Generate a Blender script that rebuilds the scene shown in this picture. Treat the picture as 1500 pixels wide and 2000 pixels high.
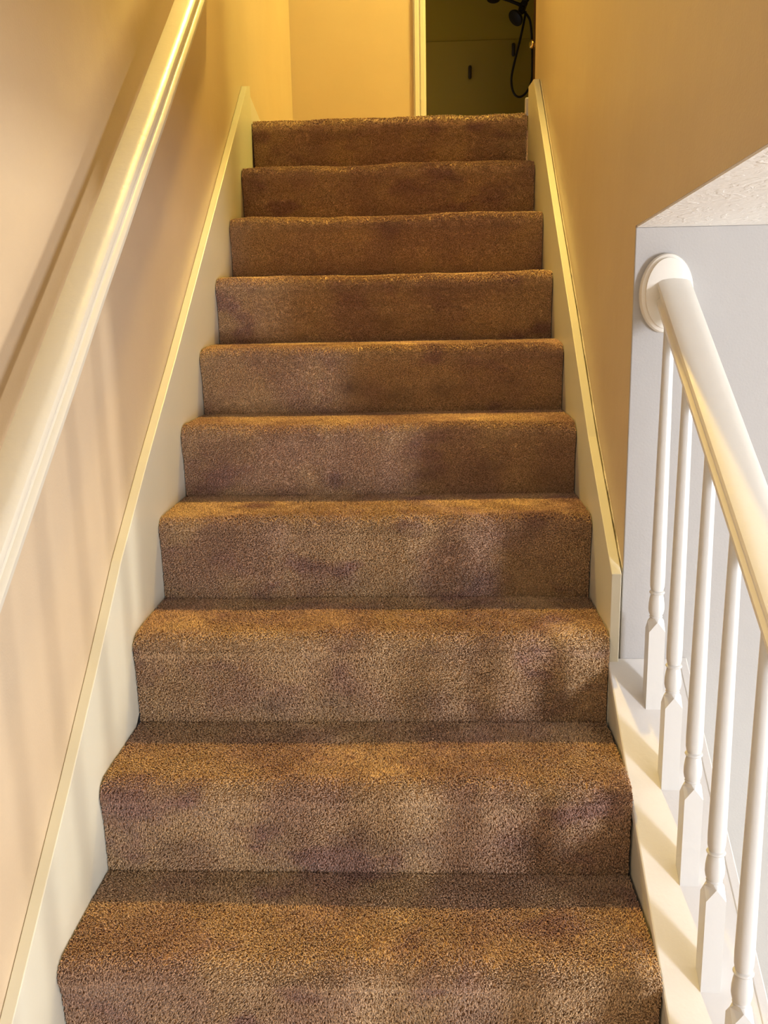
import bpy, math, random
import numpy as np
from mathutils import Vector, Matrix

rng = np.random.default_rng(7)
random.seed(7)
scene = bpy.context.scene
for o in list(bpy.data.objects):
    bpy.data.objects.remove(o)
COL = scene.collection

# ------------------------------------------------------------------ camera
F_PX = 1819.6
PITCH, YAW, ROLL = 0.2177, -0.0470, -0.0194
CAM = Vector((0.5616, -0.9746, 1.1258))
fw = Vector((math.sin(YAW) * math.cos(PITCH), math.cos(YAW) * math.cos(PITCH), -math.sin(PITCH)))
r0 = Vector((math.cos(YAW), -math.sin(YAW), 0))
u0 = r0.cross(fw)
rt = r0 * math.cos(ROLL) + u0 * math.sin(ROLL)
up = -r0 * math.sin(ROLL) + u0 * math.cos(ROLL)
cd = bpy.data.cameras.new('camera')
cd.sensor_fit = 'HORIZONTAL'
cd.sensor_width = 36.0
cd.lens = 36.0 * F_PX / 1500.0
cd.clip_start = 0.01
co = bpy.data.objects.new('camera', cd)
COL.objects.link(co)
m = Matrix.Identity(4)
for i in range(3):
    m[i][0] = rt[i]; m[i][1] = up[i]; m[i][2] = -fw[i]; m[i][3] = CAM[i]
co.matrix_world = m
scene.camera = co

# ------------------------------------------------------------------ view, world, lights
scene.view_settings.view_transform = 'Standard'
scene.view_settings.look = 'None'
scene.view_settings.gamma = 1.0
scene.view_settings.use_curve_mapping = False
scene.view_settings.exposure = 0.0

w = bpy.data.worlds.new('world')
scene.world = w
w.use_nodes = True
w.node_tree.nodes['Background'].inputs[0].default_value = (0.75, 0.85, 1.0, 1)
w.node_tree.nodes['Background'].inputs[1].default_value = 1.0


def lamp(name, kind, loc, power, color, size=0.1, size_y=None, direction=None):
    d = bpy.data.lights.new(name, kind)
    d.energy = power
    d.color = color
    if kind == 'AREA':
        d.shape = 'RECTANGLE'
        d.size = size
        d.size_y = size_y or size
    else:
        d.shadow_soft_size = size
    o = bpy.data.objects.new(name, d)
    COL.objects.link(o)
    o.location = loc
    if direction:
        o.rotation_euler = Vector(direction).to_track_quat('-Z', 'Y').to_euler()
    return o


WARM = (1.0, 0.66, 0.14)
# recessed spotlight over the landing aimed down the flight, and a small lamp in the upper hall
lp = lamp('landing_spotlight', 'SPOT', (0.45, 2.42, 4.12), 680, WARM, 0.05, direction=(0.02, -2.05, -3.85))
lp.data.spot_size = math.radians(48); lp.data.spot_blend = 0.9
lamp('hall_lamp', 'POINT', (1.75, 2.50, 3.8), 185, (1.0, 0.82, 0.20), 0.08)
lamp('stairwell_cool_fill', 'AREA', (0.45, -1.0, 4.12), 9, (0.9, 0.95, 1.0), 0.7, 0.7, (0, 0.1, -1))  # added cool fill from overhead to lift the rail tops, no real skylight
# daylight coming in through the two windows of the lower room
lamp('side_window_daylight', 'AREA', (7.3, 0.28, 0.50), 235, (1.0, 0.93, 0.80), 0.35, 1.0, (-1, 0, 0))
lamp('front_window_daylight', 'AREA', (3.9, -2.9, 0.58), 175, (0.84, 0.89, 1.0), 0.42, 1.1, (-0.9, 1, 0.05))


# ------------------------------------------------------------------ helpers
def tag(o, label=None, cat=None, group=None, kind=None):
    if label: o['label'] = label
    if cat: o['category'] = cat
    if group: o['group'] = group
    if kind: o['kind'] = kind
    return o


def mesh_obj(name, verts, faces, mat, parent=None, smooth=False, bevel=0.0, seg=2):
    me = bpy.data.meshes.new(name)
    me.from_pydata([tuple(v) for v in verts], [], [tuple(f) for f in faces])
    me.update()
    me.materials.append(mat)
    import bmesh
    bm = bmesh.new(); bm.from_mesh(me)
    bmesh.ops.recalc_face_normals(bm, faces=bm.faces)
    bm.to_mesh(me); bm.free()
    if smooth:
        for p in me.polygons: p.use_smooth = True
    o = bpy.data.objects.new(name, me)
    COL.objects.link(o)
    if parent: o.parent = parent
    if bevel:
        b = o.modifiers.new('bevel', 'BEVEL')
        b.width = bevel; b.segments = seg; b.limit_method = 'ANGLE'; b.angle_limit = math.radians(40)
    return o


class MB:
    def __init__(self):
        self.v = []; self.f = []

    def add(self, vs, fs):
        n = len(self.v)
        self.v += [tuple(v) for v in vs]
        self.f += [tuple(i + n for i in f) for f in fs]

    def box(self, x0, x1, y0, y1, z0, z1):
        vs = [(x, y, z) for x in (x0, x1) for y in (y0, y1) for z in (z0, z1)]
        self.add(vs, [(0, 1, 3, 2), (4, 6, 7, 5), (0, 4, 5, 1), (2, 3, 7, 6), (0, 2, 6, 4), (1, 5, 7, 3)])
        return self

    def prism_x(self, poly, x0, x1):            # poly in (y, z), extruded along x
        n = len(poly)
        vs = [(x0, a, b) for a, b in poly] + [(x1, a, b) for a, b in poly]
        fs = [tuple(range(n)), tuple(range(2 * n - 1, n - 1, -1))]
        fs += [(i, (i + 1) % n, n + (i + 1) % n, n + i) for i in range(n)]
        self.add(vs, fs)
        return self

    def sweep_y(self, prof, path):              # prof (dx, dz) vertical section, path [(x, y, z)]
        n = len(prof)
        vs = [(px + a, py, pz + b) for (px, py, pz) in path for a, b in prof]
        fs = []
        for k in range(len(path) - 1):
            for i in range(n):
                j = (i + 1) % n
                fs.append((k * n + i, k * n + j, (k + 1) * n + j, (k + 1) * n + i))
        fs.append(tuple(range(n)))
        fs.append(tuple((len(path) - 1) * n + i for i in range(n - 1, -1, -1)))
        self.add(vs, fs)
        return self

    def lathe(self, prof, origin, axis=(0, 0, 1), n=28, sx=1.0):   # prof [(r, h)]
        a = Vector(axis).normalized()
        t = Vector((0, 1, 0)) if abs(a.y) < 0.9 else Vector((1, 0, 0))
        e1 = a.cross(t).normalized(); e2 = a.cross(e1)
        o = Vector(origin)
        vs = []
        for r, h in prof:
            for i in range(n):
                th = 2 * math.pi * i / n
                vs.append(o + a * h + e1 * (r * math.cos(th) * sx) + e2 * (r * math.sin(th)))
        fs = []
        for k in range(len(prof) - 1):
            for i in range(n):
                j = (i + 1) % n
                fs.append((k * n + i, k * n + j, (k + 1) * n + j, (k + 1) * n + i))
        fs.append(tuple(range(n - 1, -1, -1)))
        fs.append(tuple((len(prof) - 1) * n + i for i in range(n)))
        self.add(vs, fs)
        return self

    def tube(self, pts, r, n=10):
        pts = [Vector(p) for p in pts]
        vs = []; fs = []
        prev = None
        for k, p in enumerate(pts):
            d = (pts[min(k + 1, len(pts) - 1)] - pts[max(k - 1, 0)]).normalized()
            if prev is None:
                t = Vector((0, 1, 0)) if abs(d.y) < 0.9 else Vector((1, 0, 0))
                e1 = d.cross(t).normalized()
            else:
                e1 = (prev - d * prev.dot(d)).normalized()
            prev = e1
            e2 = d.cross(e1)
            rr = r[k] if isinstance(r, (list, tuple)) else r
            for i in range(n):
                th = 2 * math.pi * i / n
                vs.append(p + e1 * rr * math.cos(th) + e2 * rr * math.sin(th))
        for k in range(len(pts) - 1):
            for i in range(n):
                j = (i + 1) % n
                fs.append((k * n + i, k * n + j, (k + 1) * n + j, (k + 1) * n + i))
        fs.append(tuple(range(n - 1, -1, -1)))
        fs.append(tuple((len(pts) - 1) * n + i for i in range(n)))
        self.add(vs, fs)
        return self

    def build(self, name, mat, parent=None, smooth=False, bevel=0.0, seg=2):
        return mesh_obj(name, self.v, self.f, mat, parent, smooth, bevel, seg)


def smooth_by_angle(o, deg=35):
    me = o.data
    for p in me.polygons: p.use_smooth = True
    try:
        me.set_sharp_from_angle(angle=math.radians(deg))
    except Exception:
        pass


def catmull(pts, sub=8):
    pts = [Vector(p) for p in pts]
    out = []
    for i in range(len(pts) - 1):
        p0 = pts[max(i - 1, 0)]; p1 = pts[i]; p2 = pts[i + 1]; p3 = pts[min(i + 2, len(pts) - 1)]
        for s in range(sub):
            t = s / sub
            out.append(0.5 * ((2 * p1) + (-p0 + p2) * t + (2 * p0 - 5 * p1 + 4 * p2 - p3) * t * t + (-p0 + 3 * p1 - 3 * p2 + p3) * t ** 3))
    out.append(pts[-1])
    return out


# ------------------------------------------------------------------ materials
def mat(name, color, rough=0.5, spec=0.5, bump=None, var=None, metallic=0.0, sheen=0.0, coat=0.0):
    """bump = [(scale, distance, detail)], var = (scale, colour2, lo, hi)"""
    M = bpy.data.materials.new(name)
    M.use_nodes = True
    nt = M.node_tree
    b = nt.nodes['Principled BSDF']
    b.inputs['Base Color'].default_value = (*color, 1)
    b.inputs['Roughness'].default_value = rough
    b.inputs['Specular IOR Level'].default_value = spec
    b.inputs['Metallic'].default_value = metallic
    b.inputs['Sheen Weight'].default_value = sheen
    b.inputs['Coat Weight'].default_value = coat
    tc = nt.nodes.new('ShaderNodeTexCoord')
    if var:
        n = nt.nodes.new('ShaderNodeTexNoise')
        n.inputs['Scale'].default_value = var[0]; n.inputs['Detail'].default_value = 4
        nt.links.new(tc.outputs['Object'], n.inputs['Vector'])
        mr = nt.nodes.new('ShaderNodeMapRange')
        mr.inputs[1].default_value = var[2]; mr.inputs[2].default_value = var[3]
        nt.links.new(n.outputs[0], mr.inputs[0])
        mx = nt.nodes.new('ShaderNodeMix'); mx.data_type = 'RGBA'
        mx.inputs[6].default_value = (*color, 1); mx.inputs[7].default_value = (*var[1], 1)
        nt.links.new(mr.outputs[0], mx.inputs[0])
        nt.links.new(mx.outputs[2], b.inputs['Base Color'])
    prev = None
    for (sc, dist, det) in (bump or []):
        n = nt.nodes.new('ShaderNodeTexNoise')
        n.inputs['Scale'].default_value = sc; n.inputs['Detail'].default_value = det
        nt.links.new(tc.outputs['Object'], n.inputs['Vector'])
        bp = nt.nodes.new('ShaderNodeBump')
        bp.inputs['Strength'].default_value = 1.0
        bp.inputs['Distance'].default_value = dist
        nt.links.new(n.outputs[0], bp.inputs['Height'])
        if prev: nt.links.new(prev.outputs[0], bp.inputs['Normal'])
        prev = bp
    if prev: nt.links.new(prev.outputs[0], b.inputs['Normal'])
    return M


M_WALL = mat('beige_wall_paint', (0.56, 0.45, 0.32), 0.42, 0.4, [(9, 0.0016, 2), (260, 0.00025, 3)], (3, (0.53, 0.42, 0.295), .35, .65))
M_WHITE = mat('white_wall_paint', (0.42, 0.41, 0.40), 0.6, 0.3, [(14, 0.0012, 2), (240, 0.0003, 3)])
M_TRIM = mat('white_gloss_trim_paint', (0.66, 0.645, 0.625), 0.28, 0.5, [(30, 0.0006, 3), (170, 0.00015, 2)])
M_SKIRT = mat('cream_skirt_paint', (0.65, 0.635, 0.54), 0.35, 0.5, [(12, 0.001, 3)])
M_LEFTRAIL = mat('dimmed_handrail_paint', (0.56, 0.53, 0.46), 0.34, 0.4, [(22, 0.0010, 3), (120, 0.0002, 2)])  # darker copy of the rail paint, dims the overlit left rail through its colour
M_RAIL = mat('white_handrail_paint', (0.78, 0.76, 0.70), 0.25, 0.5, [(22, 0.0010, 3), (120, 0.0002, 2)])
M_BALUSTER = mat('white_baluster_paint', (0.60, 0.60, 0.585), 0.3, 0.5, [(60, 0.0004, 2)])
M_CAULK = mat('white_caulk', (0.72, 0.66, 0.52), 0.6, 0.3, [(120, 0.002, 3)])
M_STOMP = mat('textured_white_ceiling', (0.82, 0.80, 0.77), 0.6, 0.3, None)
M_CEIL = mat('ceiling_paint', (0.8, 0.77, 0.7), 0.7, 0.3)
M_OLIVE = mat('shower_surround', (0.36, 0.27, 0.025), 0.35, 0.4, [(6, 0.003, 2)])
M_OLIVE2 = mat('bathroom_wall_paint', (0.40, 0.31, 0.035), 0.5, 0.3)
M_BRONZE = mat('dark_bronze_metal', (0.018, 0.013, 0.010), 0.35, 0.3)
M_DARKFIT = mat('dark_bronze_fitting', (0.045, 0.03, 0.018), 0.5, 0.4)
M_DOOR = mat('dark_brown_door', (0.10, 0.035, 0.012), 0.45, 0.4)
M_BRASS = mat('brass', (0.85, 0.62, 0.25), 0.25, 0.5, metallic=1.0)
M_FLOOR = mat('lower_floor_wood', (0.42, 0.30, 0.2), 0.4, 0.4)
M_LOWCARPET = mat('pale_lower_floor', (0.62, 0.58, 0.52), 0.9, 0.2)
M_STAPLE = mat('dark_staple', (0.05, 0.05, 0.05), 0.4)

# stomp-brush ceiling texture
nt = M_STOMP.node_tree
b = nt.nodes['Principled BSDF']
tc = nt.nodes.new('ShaderNodeTexCoord')
n1 = nt.nodes.new('ShaderNodeTexNoise'); n1.inputs['Scale'].default_value = 16; n1.inputs['Detail'].default_value = 3
n1.inputs['Distortion'].default_value = 2.5
rp = nt.nodes.new('ShaderNodeMapRange'); rp.inputs[1].default_value = .56; rp.inputs[2].default_value = .61
n2 = nt.nodes.new('ShaderNodeTexNoise'); n2.inputs['Scale'].default_value = 60; n2.inputs['Detail'].default_value = 4
n2.inputs['Distortion'].default_value = 1.5
ad = nt.nodes.new('ShaderNodeMath'); ad.operation = 'MULTIPLY_ADD'; ad.inputs[1].default_value = .5
bp = nt.nodes.new('ShaderNodeBump'); bp.inputs['Distance'].default_value = 0.0013
nt.links.new(tc.outputs['Object'], n1.inputs['Vector']); nt.links.new(tc.outputs['Object'], n2.inputs['Vector'])
nt.links.new(n1.outputs[0], rp.inputs[0]); nt.links.new(rp.outputs[0], ad.inputs[0]); nt.links.new(n2.outputs[0], ad.inputs[2])
nt.links.new(ad.outputs[0], bp.inputs['Height']); nt.links.new(bp.outputs[0], b.inputs['Normal'])


def carpet_material():
    M = bpy.data.materials.new('brown_plush_carpet'); M.use_nodes = True
    nt = M.node_tree; b = nt.nodes['Principled BSDF']
    L = nt.links.new
    tc = nt.nodes.new('ShaderNodeTexCoord')
    def noise(sc, det, off=(0, 0, 0), scl=(1, 1, 1)):
        mp = nt.nodes.new('ShaderNodeMapping'); mp.inputs['Location'].default_value = off; mp.inputs['Scale'].default_value = scl
        n = nt.nodes.new('ShaderNodeTexNoise'); n.inputs['Scale'].default_value = sc; n.inputs['Detail'].default_value = det
        L(tc.outputs['Object'], mp.inputs[0]); L(mp.outputs[0], n.inputs['Vector'])
        return n
    def mapr(n, a, c):
        r = nt.nodes.new('ShaderNodeMapRange'); r.interpolation_type = 'SMOOTHSTEP'
        r.inputs[1].default_value = a; r.inputs[2].default_value = c
        L(n.outputs[0], r.inputs[0]); return r
    def mix(fac, A, B):
        x = nt.nodes.new('ShaderNodeMix'); x.data_type = 'RGBA'
        L(fac.outputs[0], x.inputs[0])
        for i, c in ((6, A), (7, B)):
            if isinstance(c, tuple): x.inputs[i].default_value = (*c, 1)
            else: L(c.outputs[2], x.inputs[i])
        return x
    base = mix(mapr(noise(5.5, 3), .38, .64), CARPET_A, CARPET_B)
    base = mix(mapr(noise(8.0, 3, (3, 1, 7), (1, 1, 1.6)), .52, .72), base, CARPET_C)
    fine = mapr(noise(420, 1, (5, 5, 5)), .30, .70)
    x = nt.nodes.new('ShaderNodeMix'); x.data_type = 'RGBA'; x.blend_type = 'MULTIPLY'
    x.inputs[0].default_value = 1
    dark = mix(fine, (0.44, 0.41, 0.39), (1.42, 1.42, 1.42))
    L(base.outputs[2], x.inputs[6]); L(dark.outputs[2], x.inputs[7])
    L(x.outputs[2], b.inputs['Base Color'])
    at = nt.nodes.new('ShaderNodeAttribute'); at.attribute_name = 'scuff'
    sx = nt.nodes.new('ShaderNodeMix'); sx.data_type = 'RGBA'
    L(at.outputs['Fac'], sx.inputs[0]); L(x.outputs[2], sx.inputs[6]); sx.inputs[7].default_value = (0.17, 0.10, 0.078, 1)
    L(sx.outputs[2], b.inputs['Base Color'])
    b.inputs['Roughness'].default_value = 0.9
    b.inputs['Specular IOR Level'].default_value = 0.15
    b.inputs['Sheen Weight'].default_value = 0.25
    b.inputs['Sheen Roughness'].default_value = 0.4
    return M


CARPET_A = (0.63, 0.43, 0.24)
CARPET_B = (0.51, 0.325, 0.215)
CARPET_C = (0.42, 0.25, 0.195)
M_CARPET = carpet_material()

# ------------------------------------------------------------------ measurements of the stair
W = 0.90
RUN, RISE = 0.2270, 0.1731
YK = {1: .2275, 2: .4545, 3: .684, 4: .908, 5: 1.133, 6: 1.359, 7: 1.585, 8: 1.813, 9: 2.041, 10: 2.269}
ZK = {1: .172, 2: .344, 3: .523, 4: .699, 5: .866, 6: 1.033, 7: 1.209, 8: 1.382, 9: 1.554, 10: 1.731}
for k in (0, -1, -2):
    YK[k] = .2275 + (k - 1) * RUN; ZK[k] = .172 + (k - 1) * RISE
ZK[-3] = ZK[-2] - RISE
TOP = ZK[10]
CEIL = TOP + 2.44
LOWC = 1.248           # ceiling of the lower room
LSL = .054            # the opening's head rises a little towards the entry
LOWF = -1.2
WY = 0.70              # where the right wall stops
WEND = 2.27            # far end of the right wall
BACK = 3.45

# ------------------------------------------------------------------ setting
S = dict(kind='structure')
tag(MB().box(-.14, -.02, -3.1, BACK + .1, -.75, CEIL + .1).build('wall_left', M_WALL), **S)
# right wall beside the stair, up to the ceiling, plus the part over the opening
mb = MB().box(.922, 1.045, WY, WEND, LOWF, CEIL).prism_x([(WY, LOWC + .003), (WY, CEIL), (-3.1, CEIL), (-3.1, LOWC + .003 + LSL * (WY + 3.1))], .922, 1.045)
tag(mb.build('wall_right', M_WALL), **S)
tag(MB().box(1.045, 3.1, WEND - .12, WEND, TOP - .2, CEIL).build('wall_hall_front', M_WALL), **S)
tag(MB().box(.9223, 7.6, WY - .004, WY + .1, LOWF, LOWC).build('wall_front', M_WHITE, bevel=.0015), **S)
tag(MB().prism_x([(WY - .004, LOWC), (WY - .004, LOWC + .12), (-3.1, LOWC + LSL * (WY + 3.1) + .12), (-3.1, LOWC + LSL * (WY + 3.1))], .9235, 7.6).build('ceiling_lower_room', M_STOMP), **S)
tag(MB().box(-.14, 3.1, -3.1, BACK + .1, CEIL, CEIL + .1).build('ceiling', M_CEIL), **S)
tag(MB().box(.9, 7.6, -3.1, WY + .1, LOWF - .1, LOWF).build('floor_lower_room', M_LOWCARPET), **S)
tag(MB().box(-.02, .9, -3.1, YK[-2], ZK[-3] - .1, ZK[-3]).build('floor', M_FLOOR), **S)
tag(MB().box(3.1, 3.2, WEND - .12, BACK + .1, TOP - .2, CEIL).build('wall_hall_right', M_WALL), **S)
# far wall of the landing with its doorway (opening x .574 .. 1.33)
DX0, DX1, DZ = .574, 1.33, TOP + 1.98
mb = MB().box(-.02, DX0, BACK, BACK + .1, TOP - .2, CEIL).box(DX1, 3.1, BACK, BACK + .1, TOP - .2, CEIL).box(DX0, DX1, BACK, BACK + .1, DZ, CEIL)
tag(mb.build('wall_back', M_WALL), **S)
# entry end behind the photographer
tag(MB().box(-.14, 7.6, -3.2, -3.1, LOWF, CEIL).build('wall_entry', M_WALL), **S)
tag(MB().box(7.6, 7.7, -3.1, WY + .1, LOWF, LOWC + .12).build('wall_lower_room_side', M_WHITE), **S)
# landing floor
tag(MB().box(-.02, 3.1, YK[10] + .30, 7.0, TOP - .18, TOP - .006).build('floor_landing', M_CARPET), **S)

# bathroom beyond the doorway
BY = 6.40
mb = MB().box(-.6, 1.62, BY, BY + .1, TOP, TOP + 2.3)
tag(mb.build('wall_bathroom_back', M_OLIVE2), **S)
tag(MB().box(1.52, 1.62, BACK + .1, BY, TOP, TOP + 2.3).build('wall_bathroom_right', M_OLIVE2), **S)
tag(MB().box(-.6, -.5, BACK + .1, BY, TOP, TOP + 2.3).build('wall_bathroom_left', M_OLIVE2), **S)
tag(MB().box(-.6, 1.62, BACK + .1, BY, TOP + 2.3, TOP + 2.4).build('ceiling_bathroom', M_OLIVE2), **S)
tag(MB().box(-.5, 1.52, BY - .012, BY, TOP, 2.995).build('wall_shower_surround', M_OLIVE, bevel=.004), **S)

# door casing: stepped moulding
def casing(x0, x1, z0, z1, name):
    mb = MB()
    w_ = x1 - x0
    mb.box(x0, x1, BACK - .012, BACK, z0, z1)
    mb.box(x0 + .006, x0 + w_ * .42, BACK - .019, BACK - .012, z0, z1)
    mb.box(x0 + w_ * .55, x1 - .006, BACK - .016, BACK - .012, z0, z1)
    return tag(mb.build(name, M_TRIM, bevel=.002), **S)
casing(.521, DX0 + .002, TOP, DZ + .05, 'trim_1')
casing(DX1 - .002, DX1 + .055, TOP, DZ + .05, 'trim_2')
tag(MB().box(.521, DX1 + .055, BACK - .016, BACK, DZ, DZ + .055).build('trim_3', M_TRIM, bevel=.002), **S)
tag(MB().box(DX0, DX0 + .002, BACK, BACK + .1, TOP, DZ).box(DX1 - .014, DX1, BACK, BACK + .1, TOP, DZ).build('trim_4', M_DOOR), **S)

# bathroom door, swung inwards, with its knob
ang = math.atan2(.70, -.182)
hx, hy = DX1 - .02, BACK + .06
dl = .73
c_, s_ = math.cos(ang), math.sin(ang)
def dp(t, n_, z): return (hx + c_ * t - s_ * n_, hy + s_ * t + c_ * n_, z)
mb = MB()
vs = [dp(t, n_, z) for t in (0, dl) for n_ in (-.0, -.035) for z in (TOP + .01, DZ - .01)]
mb.add(vs, [(0, 1, 3, 2), (4, 6, 7, 5), (0, 4, 5, 1), (2, 3, 7, 6), (0, 2, 6, 4), (1, 5, 7, 3)])
door = tag(mb.build('door_1', M_DOOR, bevel=.002), **S)
kx, ky, kz = dp(dl - .06, 0, 2.40)
nrm = Vector((-s_, c_, 0))
kn = MB().lathe([(.022, 0), (.022, .004), (.009, .006), (.009, .016), (.018, .020), (.022, .030), (.018, .038), (.008, .041)], (kx, ky, kz), nrm, 20).build('door_knob', M_BRASS, door)
smooth_by_angle(kn, 50)

# baseboards on the landing
tag(MB().prism_x([(2.265, TOP - .01), (2.265, 1.816), (2.47, 1.768), (BACK, 1.768), (BACK, TOP - .01)], -.02, -.006).build('baseboard_left', M_TRIM, bevel=.003), **S)
tag(MB().box(-.006, .521, BACK - .014, BACK, TOP - .01, TOP + .088).build('baseboard_back', M_TRIM, bevel=.003), **S)
tag(MB().box(.892, 1.06, WEND, WEND + .014, TOP - .01, TOP + .044).build('baseboard_right', M_TRIM, bevel=.004), **S)

# skirt boards beside the flight
lt = [(2.262, 1.832), (2.212, 1.821), (1.8, 1.514), (1.46, 1.262), (1.126, 1.016), (.86, .828), (.657, .677), (.501, .540), (.342, .407), (.077, .196), (-.26, -.07), (-.6, -.33)]
rtp = [(2.262, 1.805), (2.115, 1.795), (1.616, 1.377), (1.25, 1.078), (.981, .850), (.689, .636)]
def poly_board(top, zoff=-.30):
    low = [(a, b_ + zoff) for a, b_ in reversed(top)]
    return top + low
# dark shadow gap between the boards and walls is real: boards stand 0 .. 2 mm off the wall
lpoly = lt + [(a, b_ - .34) for a, b_ in reversed(lt[1:])] + [(2.262, 1.45)]
tag(MB().prism_x(lpoly, -.0195, -.0005).build('trim_5', M_SKIRT, bevel=.0015), **S)
rpoly = rtp + [(.689, .28)] + [(a, b_ - .34) for a, b_ in reversed(rtp[1:-1])] + [(2.262, 1.45)]
tag(MB().prism_x(rpoly, W + .0005, W + .0185).build('trim_6', M_SKIRT, bevel=.0015), **S)
# ragged bead of caulk along the right board (leaves a thin crooked dark gap)
bead = MB()
ys = np.linspace(.70, 2.11, 150)
ry = np.array([a for a, b_ in reversed(rtp)]); rz = np.array([b_ for a, b_ in reversed(rtp)])
zz = np.interp(ys, ry, rz)
gap = .0012 + .0011 * np.clip((2.2 - ys) / 1.5, 0, 1) * (1 + .9 * np.sin(ys * 23) * np.sin(ys * 61 + 1)) + rng.random(150) * .0006
vs = []; fs = []
for i in range(150):
    xa = W + .0185 + max(gap[i], .0002)
    vs += [(xa, ys[i], zz[i] + .0005), (.9225, ys[i], zz[i] + .003), (.9225, ys[i], zz[i] - .012), (xa, ys[i], zz[i] - .012)]
for i in range(149):
    for q in range(4):
        fs.append((4 * i + q, 4 * i + (q + 1) % 4, 4 * i + 4 + (q + 1) % 4, 4 * i + 4 + q))
fs += [(3, 2, 1, 0), (149 * 4, 149 * 4 + 1, 149 * 4 + 2, 149 * 4 + 3)]
bead.add(vs, fs)
tag(bead.build('trim_7', M_CAULK), **S)

# knee wall under the railing and its sloping cap
CS = .672
def capz(y): return .470 + CS * (y - .70)
YE = -.62
kw = [(WY - .004, LOWF), (WY - .004, capz(WY) - .018), (YE, capz(YE) - .018), (YE, LOWF)]
tag(MB().prism_x(kw, W + .003, 1.036).build('wall_knee', M_SKIRT), **S)
cp = [(WY - .004, capz(WY)), (WY - .004, capz(WY) - .020), (YE, capz(YE) - .020), (YE, capz(YE))]
cap = tag(MB().prism_x(cp, W - .001, 1.043).build('trim_8', M_TRIM, bevel=.0025), **S)
# inner border line of the cap and the narrow moulding under its right edge
md = [(WY - .004, capz(WY) + .0015), (WY - .004, capz(WY) - .03), (YE, capz(YE) - .03), (YE, capz(YE) + .0015)]
tag(MB().prism_x(md, 1.030, 1.046).build('trim_9', M_TRIM, bevel=.002), **S)
st = MB().box(-.0006, .0006, -.006, .006, 0, .0009).build('staple', M_STAPLE, cap)
st.location = (.935, .238, capz(.238) + .0004); st.rotation_euler = (math.atan(CS), 0, 0)

# ------------------------------------------------------------------ right-hand railing
rail = bpy.data.objects.new('stair_railing', None); COL.objects.link(rail)
rail.location = (.967, .1, capz(.1))
tag(rail, 'white painted banister railing with turned balusters on the sloping knee-wall cap right of the stairs', 'railing')
def child(o, par):
    o.parent = par
    o.matrix_parent_inverse = par.matrix_world.inverted()
bpy.context.view_layer.update()

PROF = [(-.0275, -.046), (-.0285, -.036), (-.0245, -.032), (-.0225, -.026), (-.0245, -.020), (-.0285, -.013), (-.0275, -.0055), (-.021, -.0015), (-.011, .0003), (0, .001),
        (.011, .0003), (.021, -.0015), (.0275, -.0055), (.0285, -.013), (.0245, -.020), (.0225, -.026), (.0245, -.032), (.0285, -.036), (.0275, -.046), (.0, -.047)]
RS = .655
def railz(y): return 1.170 + RS * (y - .687)
o = MB().sweep_y(PROF, [(.9855, y, railz(y)) for y in np.linspace(.684, YE, 40)]).build('handrail', M_RAIL)
smooth_by_angle(o, 38); child(o, rail)
# oval rosette block on the end wall
rb = MB()
n = 48
rings = [(.0455, .0670, .696), (.0455, .0670, .688), (.0435, .0650, .683), (.0385, .0600, .6805), (.0375, .0590, .676), (.030, .050, .674)]
vs = []
for a_, c2, yy in rings:
    for i in range(n):
        th = 2 * math.pi * i / n
        vs.append((.9765 + a_ * math.cos(th), yy, 1.1375 + c2 * math.sin(th)))
fs = []
for k in range(len(rings) - 1):
    for i in range(n):
        j = (i + 1) % n
        fs.append((k * n + i, k * n + j, (k + 1) * n + j, (k + 1) * n + i))
fs.append(tuple(range(n))); fs.append(tuple((len(rings) - 1) * n + i for i in range(n)))
rb.add(vs, fs)
o = rb.build('rosette', M_RAIL); smooth_by_angle(o, 30); child(o, rail)


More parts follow.
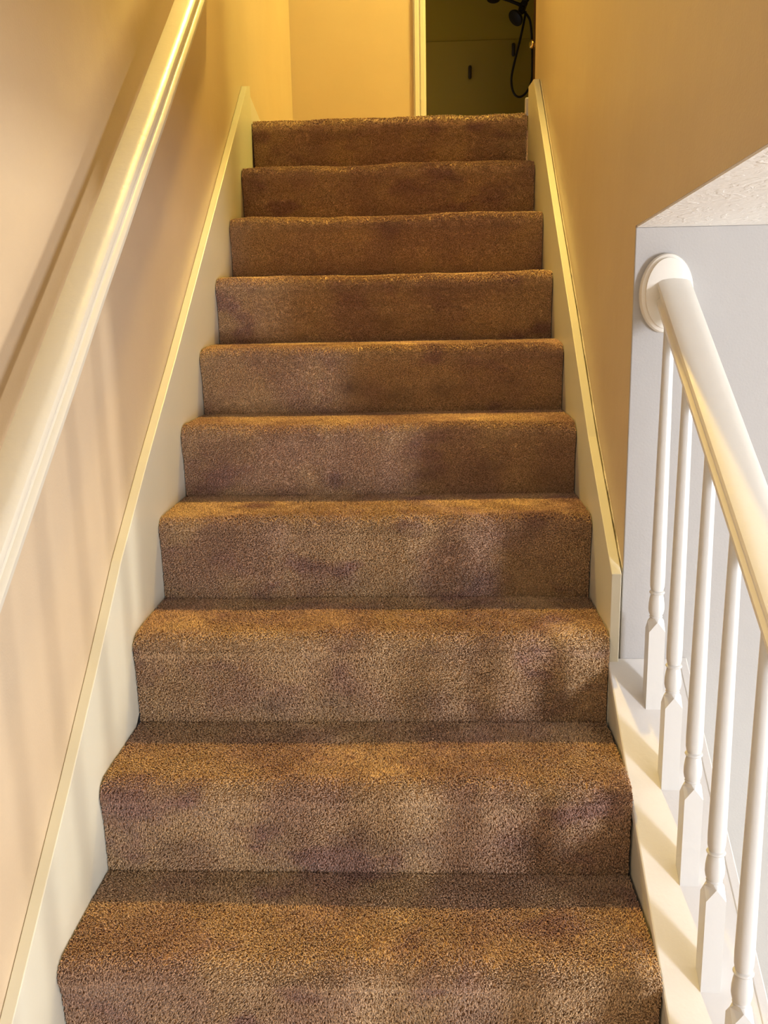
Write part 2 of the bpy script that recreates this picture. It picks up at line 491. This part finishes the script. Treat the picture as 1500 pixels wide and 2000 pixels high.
def baluster_mesh(h):
    """square foot, chamfered shoulders, vase, ring, long tapering shaft; local z from the cap"""
    n = 32
    a = .0142
    prof = [(-.02, 's'), (.148, 's')]
    vs = []; rows = []
    def sq(th, s):
        c, d = math.cos(th), math.sin(th)
        m_ = max(abs(c), abs(d))
        return (s * c / m_, s * d / m_)
    def row(z, r, kq):   # kq 1 = square, 0 = round
        ids = []
        for i in range(n):
            th = 2 * math.pi * (i) / n
            x1, y1 = sq(th, r); x0, y0 = r * math.cos(th), r * math.sin(th)
            ids.append(len(vs)); vs.append((x0 + (x1 - x0) * kq, y0 + (y1 - y0) * kq, z))
        rows.append(ids)
    # foot, with the four corners chamfered in to a pointed shoulder on each face
    row(-.03, a, 1)
    for t in np.linspace(0, 1, 7):
        z = .141 + .018 * t
        c = a * (1.4142 + (.74 - 1.4142) * t)
        q = math.pi / 4
        phi = math.atan2(c / a - math.cos(q), math.sin(q))      # crease between face and chamfer
        phi = min(max(phi, 0.0), q)
        ids = []
        for i in range(n):
            k8, j = divmod(i, 4)                                # eight 45 degree sectors
            if k8 % 2 == 0: loc = [0, phi / 2, phi, (phi + q) / 2][j]
            else: loc = q - [q, (phi + q) / 2, phi, phi / 2][j]
            th = k8 * q + loc
            m1 = a / max(abs(math.cos(th)), abs(math.sin(th)))
            m2 = c / max(abs(math.cos(th - q)), abs(math.sin(th - q)))
            rr = min(m1, m2)
            ids.append(len(vs)); vs.append((rr * math.cos(th), rr * math.sin(th), z))
        rows.append(ids)
    for z, r in [(.165, .0102), (.167, .0116), (.169, .0102), (.173, .0124), (.180, .0137), (.190, .0136), (.200, .0124), (.206, .0112), (.2085, .0106),
                 (.2100, .0125), (.2120, .0135), (.2140, .0125), (.2155, .0102), (.218, .0112), (.224, .0124), (.24, .0128)]:
        row(z, r, 0)
    for t in np.linspace(.1, 1, 8):
        row(.24 + (h - .24) * t, .0128 - .0042 * t, 0)
    fs = []
    for k in range(len(rows) - 1):
        for i in range(n):
            j = (i + 1) % n
            fs.append((rows[k][i], rows[k][j], rows[k + 1][j], rows[k + 1][i]))
    fs.append(tuple(rows[0])); fs.append(tuple(rows[-1]))
    return vs, fs

BX = .966
BYS = [.618, .489, .355, .227, .094] + [.094 - .1315 * i for i in range(1, 6)]
hb = railz(.618) - .046 - capz(.618) + .006
bv, bf = baluster_mesh(hb + .01)
b0 = None
for y in BYS:
    if b0 is None:
        b0 = mesh_obj('baluster', bv, bf, M_BALUSTER); smooth_by_angle(b0, 30); o = b0
        for pf in b0.data.polygons:
            if max(b0.data.vertices[i].co.z for i in pf.vertices) < .1595: pf.use_smooth = False
    else:
        o = b0.copy(); COL.objects.link(o)
    o.parent = rail
    o.matrix_parent_inverse = rail.matrix_world.inverted()
    o.location = (BX, y, capz(y))
    o.rotation_euler = (0, 0, 0)
    o.scale = (1, 1, (railz(y) - .040 - capz(y)) / (hb + .01))

# ------------------------------------------------------------------ left-hand handrail
lh = bpy.data.objects.new('wall_handrail', None); COL.objects.link(lh); lh.location = (.05, .7, 1.35)
tag(lh, 'white glossy painted wooden handrail running up the left wall above the stairs', 'handrail')
bpy.context.view_layer.update()
LS = .784
def lrz(y): return .960 + LS * (y - .156)
PL = [(-.026, -.050), (-.0275, -.030), (-.0275, -.010), (-.0255, -.002), (-.018, .0005), (-.006, .001), (.005, .0005), (.013, -.002), (.0185, -.0075), (.0205, -.015),
      (.0195, -.021), (.0175, -.025), (.0190, -.030), (.0235, -.033), (.0255, -.037), (.0250, -.046), (.022, -.050)]
path = []
for y in np.linspace(1.85, -.75, 90):
    wob = .0008 * math.sin(y * 9) + .0005 * math.sin(y * 23 + 1)
    path.append((.0555 + wob, y, lrz(y) + wob))
o = MB().sweep_y(PL, path).build('rail', M_LEFTRAIL); smooth_by_angle(o, 32); child(o, lh)
for y in (1.62, -.35):
    z = lrz(y)
    o = MB().tube([(-.0195, y, z - .10), (.02, y, z - .10), (.045, y, z - .085), (.055, y, z - .048)], .007, 12).lathe([(.026, 0), (.026, .004), (.02, .008)], (-.0195, y, z - .10), (1, 0, 0), 24).build('bracket', M_BRASS)
    smooth_by_angle(o, 40); child(o, lh)

# ------------------------------------------------------------------ carpeted staircase
stairs = bpy.data.objects.new('staircase', None); COL.objects.link(stairs)
tag(stairs, 'straight staircase covered in worn brown plush carpet climbing between two cream skirt boards', 'stairs')

_gr = rng.random((64, 64, 64)).astype(np.float32)
def vnoise(p, scale):
    q = p * scale + 100.3
    i = np.floor(q).astype(int); f = q - i; f = f * f * (3 - 2 * f); i &= 63
    j = (i + 1) & 63
    g = _gr
    def L(a, b_, t): return a + (b_ - a) * t
    x0, y0, z0 = i.T; x1, y1, z1 = j.T; fx, fy, fz = f.T
    c00 = L(g[x0, y0, z0], g[x1, y0, z0], fx); c10 = L(g[x0, y1, z0], g[x1, y1, z0], fx)
    c01 = L(g[x0, y0, z1], g[x1, y0, z1], fx); c11 = L(g[x0, y1, z1], g[x1, y1, z1], fx)
    return L(L(c00, c10, fy), L(c01, c11, fy), fz) * 2 - 1


def profile(k, part):
    """(y, z) pile-backing line of a step; nosing arc split at 40 degrees below horizontal"""
    y0, z0 = YK[k] + .004, ZK[k] - .004
    zb = ZK[k - 1] - .004
    r = .023 if k < 5 else .028
    cy, cz = y0 + r - (.008 if k < 5 else .011), z0 - r
    if part == 'riser':
        pts = [(y0 + .003, zb - .004), (y0 + .002, zb + .03), (y0 + .001, zb + .07), (y0, z0 - .075)]
        for a in (215, 200, 190): pass
        pts += [(cy - r * .86, cz - r * .9), (cy - r * .985, cz - r * .25)]
        return pts
    pts = []
    for a in range(220, 89, -10):
        th = math.radians(a)
        pts.append((cy + r * math.cos(th), cz + r * math.sin(th)))
    ye = (YK[k + 1] + .006) if k < 10 else YK[k] + .32
    for t in (.2, .4, .6, .8, 1.0):
        pts.append((cy + (ye - cy) * t, z0))
    return pts


def resample(pts, ds):
    P = np.array(pts); seg = np.hypot(*np.diff(P, axis=0).T); s = np.r_[0, np.cumsum(seg)]
    n = max(2, int(s[-1] / ds) + 1)
    t = np.linspace(0, s[-1], n)
    return np.c_[np.interp(t, s, P[:, 0]), np.interp(t, s, P[:, 1])], t


def wobble(k, X, Y, Z):
    """sag and bulge of the worn carpet over the nosing"""
    ph = k * 1.7
    near = np.exp(-((Z - (ZK[k] - .012)) / .022) ** 2) * np.exp(-((Y - YK[k]) / .05) ** 2)
    wv = .0022 * np.sin(X * 9 + ph) + .0016 * np.sin(X * 21 + ph * 2.3) + .0009 * np.sin(X * 47 + ph * 3.1)
    edge = .004 * np.exp(-X / .02) + .004 * np.exp(-(W - X) / .02)
    dz = near * (wv - edge)
    sag = .0045 * np.exp(-((X - .36) / .16) ** 2) if k >= 5 else 0.0
    dz = dz - near * sag
    dy = -near * (.002 * np.sin(X * 6 + ph * 1.3) + .0018 + .6 * sag)
    return dy, dz


# shoe scuffs low on the risers (fraction of width, fraction of riser height, strength)
SCUFF = {1: [(.3, .6, .3), (.7, .5, .3)],
         2: [(.14, .30, .45), (.34, .42, .4), (.48, .38, .6), (.58, .32, .6), (.82, .3, .35)],
         3: [(.29, .2, .55), (.42, .22, .6), (.62, .25, .4), (.88, .3, .4)],
         4: [(.45, .2, .45), (.6, .16, .5), (.73, .2, .5), (.9, .4, .3)],
         5: [(.4, .2, .5), (.62, .25, .45), (.78, .35, .5), (.92, .25, .5)],
         6: [(.42, .35, .6), (.55, .25, .6), (.68, .3, .6), (.85, .4, .4)],
         7: [(.5, .3, .4), (.65, .3, .4)]}


def carpet_part(name, k, part):
    prof, t = resample(profile(k, part), .006)
    nx = 90
    xs = np.linspace(.0012, W - .0012, nx)
    X, I = np.meshgrid(xs, np.arange(len(prof)))
    Y = prof[I, 0]; Z = prof[I, 1]
    dy, dz = wobble(k, X, Y, Z)
    P = np.stack([X, Y + dy, Z + dz], -1)
    # normals
    du = np.gradient(P, axis=1); dv = np.gradient(P, axis=0)
    N = np.cross(du, dv); N /= np.linalg.norm(N, axis=-1, keepdims=True)
    if N[0, 0] @ np.array([0, -1, .3]) < 0: N = -N
    nr = len(prof)
    base_v = P.reshape(-1, 3)
    q = np.arange(nr * nx).reshape(nr, nx)
    quads = np.stack([q[:-1, :-1], q[:-1, 1:], q[1:, 1:], q[1:, :-1]], -1).reshape(-1, 4)
    # tufts
    dist = math.hypot(YK[k] + .97, ZK[k] - 1.13)
    dens = min(230000, 1000000 / dist ** 2.0)
    if k < 1: dens = 25000
    area = W * t[-1] if k < 10 or part == 'riser' else W * .06
    if part == 'tread' and k == 10: area = W * t[-1] * .5
    nt_ = int(area * dens)
    size = 1 / math.sqrt(dens)
    u = rng.random(nt_) * (nx - 1.001); v = rng.random(nt_) * (nr - 1.001)
    v = v * (1 - 1.0 / nr) + (1.0 if part == 'riser' else 0.0)
    v = np.minimum(v, nr - 1.01)
    iu = u.astype(int); iv = v.astype(int); fu = (u - iu)[:, None]; fv = (v - iv)[:, None]
    def bil(A): return (A[iv, iu] * (1 - fu) + A[iv, iu + 1] * fu) * (1 - fv) + (A[iv + 1, iu] * (1 - fu) + A[iv + 1, iu + 1] * fu) * fv
    C = bil(P); Nn = bil(N); Nn /= np.linalg.norm(Nn, axis=1, keepdims=True)
    lean = np.stack([vnoise(C + s_, 7) * 1.2 + vnoise(C + s_, 31) * .6 + rng.normal(0, .35, nt_) for s_ in (0.0, 5.3, 11.1)], -1)
    bias = np.array([0, -.55, -.15]) if part == 'tread' else np.array([0, 0, -.35])
    lean = lean * .62 + bias * np.clip(Nn[:, 2:3], .25, 1) if part == 'tread' else lean * .62 + bias
    lean -= Nn * (lean * Nn).sum(1, keepdims=True)
    ln = (.0067 if k < 5 else .0050) * (.8 + .45 * rng.random(nt_)) * (1 + .15 * vnoise(C, 12))
    D = Nn + lean; D /= np.linalg.norm(D, axis=1, keepdims=True)
    tip = C + D * ln[:, None]
    tip[:, 0] = np.clip(tip[:, 0], .0015, W - .0015)
    mid = C + (Nn * .55 + D * .45) * (ln * .62)[:, None]
    mid[:, 0] = np.clip(mid[:, 0], .0015, W - .0015)
    T1 = np.cross(D, rng.normal(size=(nt_, 3))); T1 /= np.linalg.norm(T1, axis=1, keepdims=True)
    T2 = np.cross(D, T1)
    rad = size * (.40 + .20 * rng.random(nt_))[:, None]
    rings = []
    for (c, rr) in ((C, .8), (mid, 1.0)):
        for a in range(3):
            th = a * 2.0944 + (.5 if rr == 1.0 else 0)
            rings.append(c + (T1 * math.cos(th) + T2 * math.sin(th)) * rad * rr)
    tv = np.stack(rings + [tip + D * (rad * .15)], 1)        # nt,7,3
    nb = len(base_v)
    off = nb + 7 * np.arange(nt_)[:, None]
    tq = np.concatenate([off + np.array(f) for f in ((0, 1, 4, 3), (1, 2, 5, 4), (2, 0, 3, 5))], 0)
    tt = np.concatenate([off + np.array(f) for f in ((3, 4, 6), (4, 5, 6), (5, 3, 6))], 0)
    verts = np.concatenate([base_v, tv.reshape(-1, 3)], 0).astype(np.float32)
    quads = np.concatenate([quads, tq], 0)
    loops = np.concatenate([quads.ravel(), tt.ravel()]).astype(np.int32)
    starts = np.concatenate([np.arange(len(quads)) * 4, len(quads) * 4 + np.arange(len(tt)) * 3]).astype(np.int32)
    me = bpy.data.meshes.new(name)
    me.vertices.add(len(verts)); me.vertices.foreach_set('co', verts.ravel())
    me.loops.add(len(loops)); me.loops.foreach_set('vertex_index', loops)
    me.polygons.add(len(starts)); me.polygons.foreach_set('loop_start', starts)
    me.update(calc_edges=True)
    me.polygons.foreach_set('use_smooth', np.ones(len(starts), bool))
    at = me.attributes.new('scuff', 'FLOAT', 'POINT')
    sc = np.zeros(len(verts), np.float32)
    if part == 'riser':
        for (bx, bz, am) in SCUFF.get(k, []):
            sc += am * np.exp(-((verts[:, 0] - bx * W) / .042) ** 2 - ((verts[:, 2] - ZK[k - 1] - bz * RISE) / .022) ** 2)
        sc *= .75 + .5 * np.clip(vnoise(verts.astype(float), 45), -1, 1)
    at.data.foreach_set('value', np.clip(sc, 0, .8))
    me.materials.append(M_CARPET)
    o = bpy.data.objects.new(name, me); COL.objects.link(o); o.parent = stairs
    return o

for k in range(-2, 11):
    carpet_part('riser', k, 'riser')
    carpet_part('tread', k, 'tread')
# solid core beneath the carpet
core = []
for k in range(-2, 11):
    core += [(YK[k] + .012, ZK[k - 1] - .010), (YK[k] + .012, ZK[k] - .012)]
core += [(YK[10] + .30, ZK[10] - .012), (YK[10] + .30, ZK[10] - .25)]
core += [(YK[-2] + .012, ZK[-3] - .25)]
MB().prism_x(core, .002, W - .002).build('stringer', M_FLOOR, stairs)

# ------------------------------------------------------------------ shower fittings
SY = 6.10
sh = bpy.data.objects.new('shower_set', None); COL.objects.link(sh); sh.location = (1.50, SY, 3.30)
tag(sh, 'dark bronze shower set with hand shower and long looping hose seen through the doorway', 'shower')
bpy.context.view_layer.update()
def shp(mb, name, m_=M_BRONZE, par=None):
    o = mb.build(name, m_); smooth_by_angle(o, 40); child(o, par or sh); return o
BR = Vector((1.255, SY, 3.125))
shp(MB().tube(catmull([(1.52, SY, 3.31), (1.42, SY, 3.29), (1.32, SY, 3.20), BR]), .011).lathe([(.03, 0), (.03, .006), (.014, .014)], (1.519, SY, 3.31), (-1, 0, 0), 20), 'shower_arm')
mb = MB().lathe([(.012, -.045), (.022, -.04), (.026, -.01), (.026, .012), (.018, .03), (.018, .045)], BR, (.3, 0, 1), 20)
mb.lathe([(.016, -.035), (.021, -.03), (.021, .03), (.016, .035)], BR + Vector((.01, -.015, .01)), (0, 1, 0), 18)
shp(mb, 'diverter')
shp(MB().tube([BR + Vector((0, 0, .005)), (1.17, SY, 3.165), (1.08, SY, 3.195)], [.013, .011, .012]), 'bracket_arm')
shp(MB().lathe([(.012, .05), (.016, .035), (.03, .015), (.047, .0), (.047, -.012), (.03, -.016)], (1.055, SY, 3.19), (.05, .35, 1), 24), 'fixed_head')
hd = Vector((1.205, SY - .04, 3.045))
o = shp(MB().lathe([(.012, .05), (.024, .036), (.052, .014), (.058, .0), (.056, -.008), (.04, -.011)], hd, (.66, .40, .64), 28), 'hand_shower')
shp(MB().tube([hd + Vector((.018, .018, .025)), BR + Vector((-.005, -.02, -.03)), BR + Vector((.005, -.02, .0))], [.02, .017, .015]), 'handle', par=o)
HOSE = [(1.27, 3.05), (1.241, 2.917), (1.204, 2.773), (1.185, 2.683), (1.188, 2.611), (1.21, 2.56), (1.246, 2.545), (1.285, 2.569), (1.315, 2.624), (1.326, 2.697), (1.321, 2.915), (1.309, 3.023), (1.288, 3.069), (1.262, 3.099)]
hp = [(x, SY + .01 * math.sin(i * .5), z) for i, (x, z) in enumerate(HOSE)]
shp(MB().tube(catmull([BR + Vector((.02, -.01, -.03))] + hp + [BR + Vector((.01, 0, -.04))], 8), .0078, 10), 'hose')

def fitting(x, z, label):
    fr = MB().lathe([(.0, -.046), (.008, -.044), (.0125, -.036), (.0125, .036), (.008, .044), (0, .046)], (0, 0, 0), (0, 0, 1), 16)
    for zz in (-.03, .03): fr.tube([(0, 0, zz), (0, .03, zz)], .006, 8)
    o = fr.build('wall_fitting', M_DARKFIT); smooth_by_angle(o, 40)
    o.location = (x, BY - .040, z)
    tag(o, label, 'fitting', 'dark fittings on the shower wall')
fitting(.905, 2.775, 'small dark upright fitting on the olive shower wall, left of the hose loop')
fitting(1.218, 2.917, 'small dark upright fitting on the olive shower wall, right behind the hose loop')
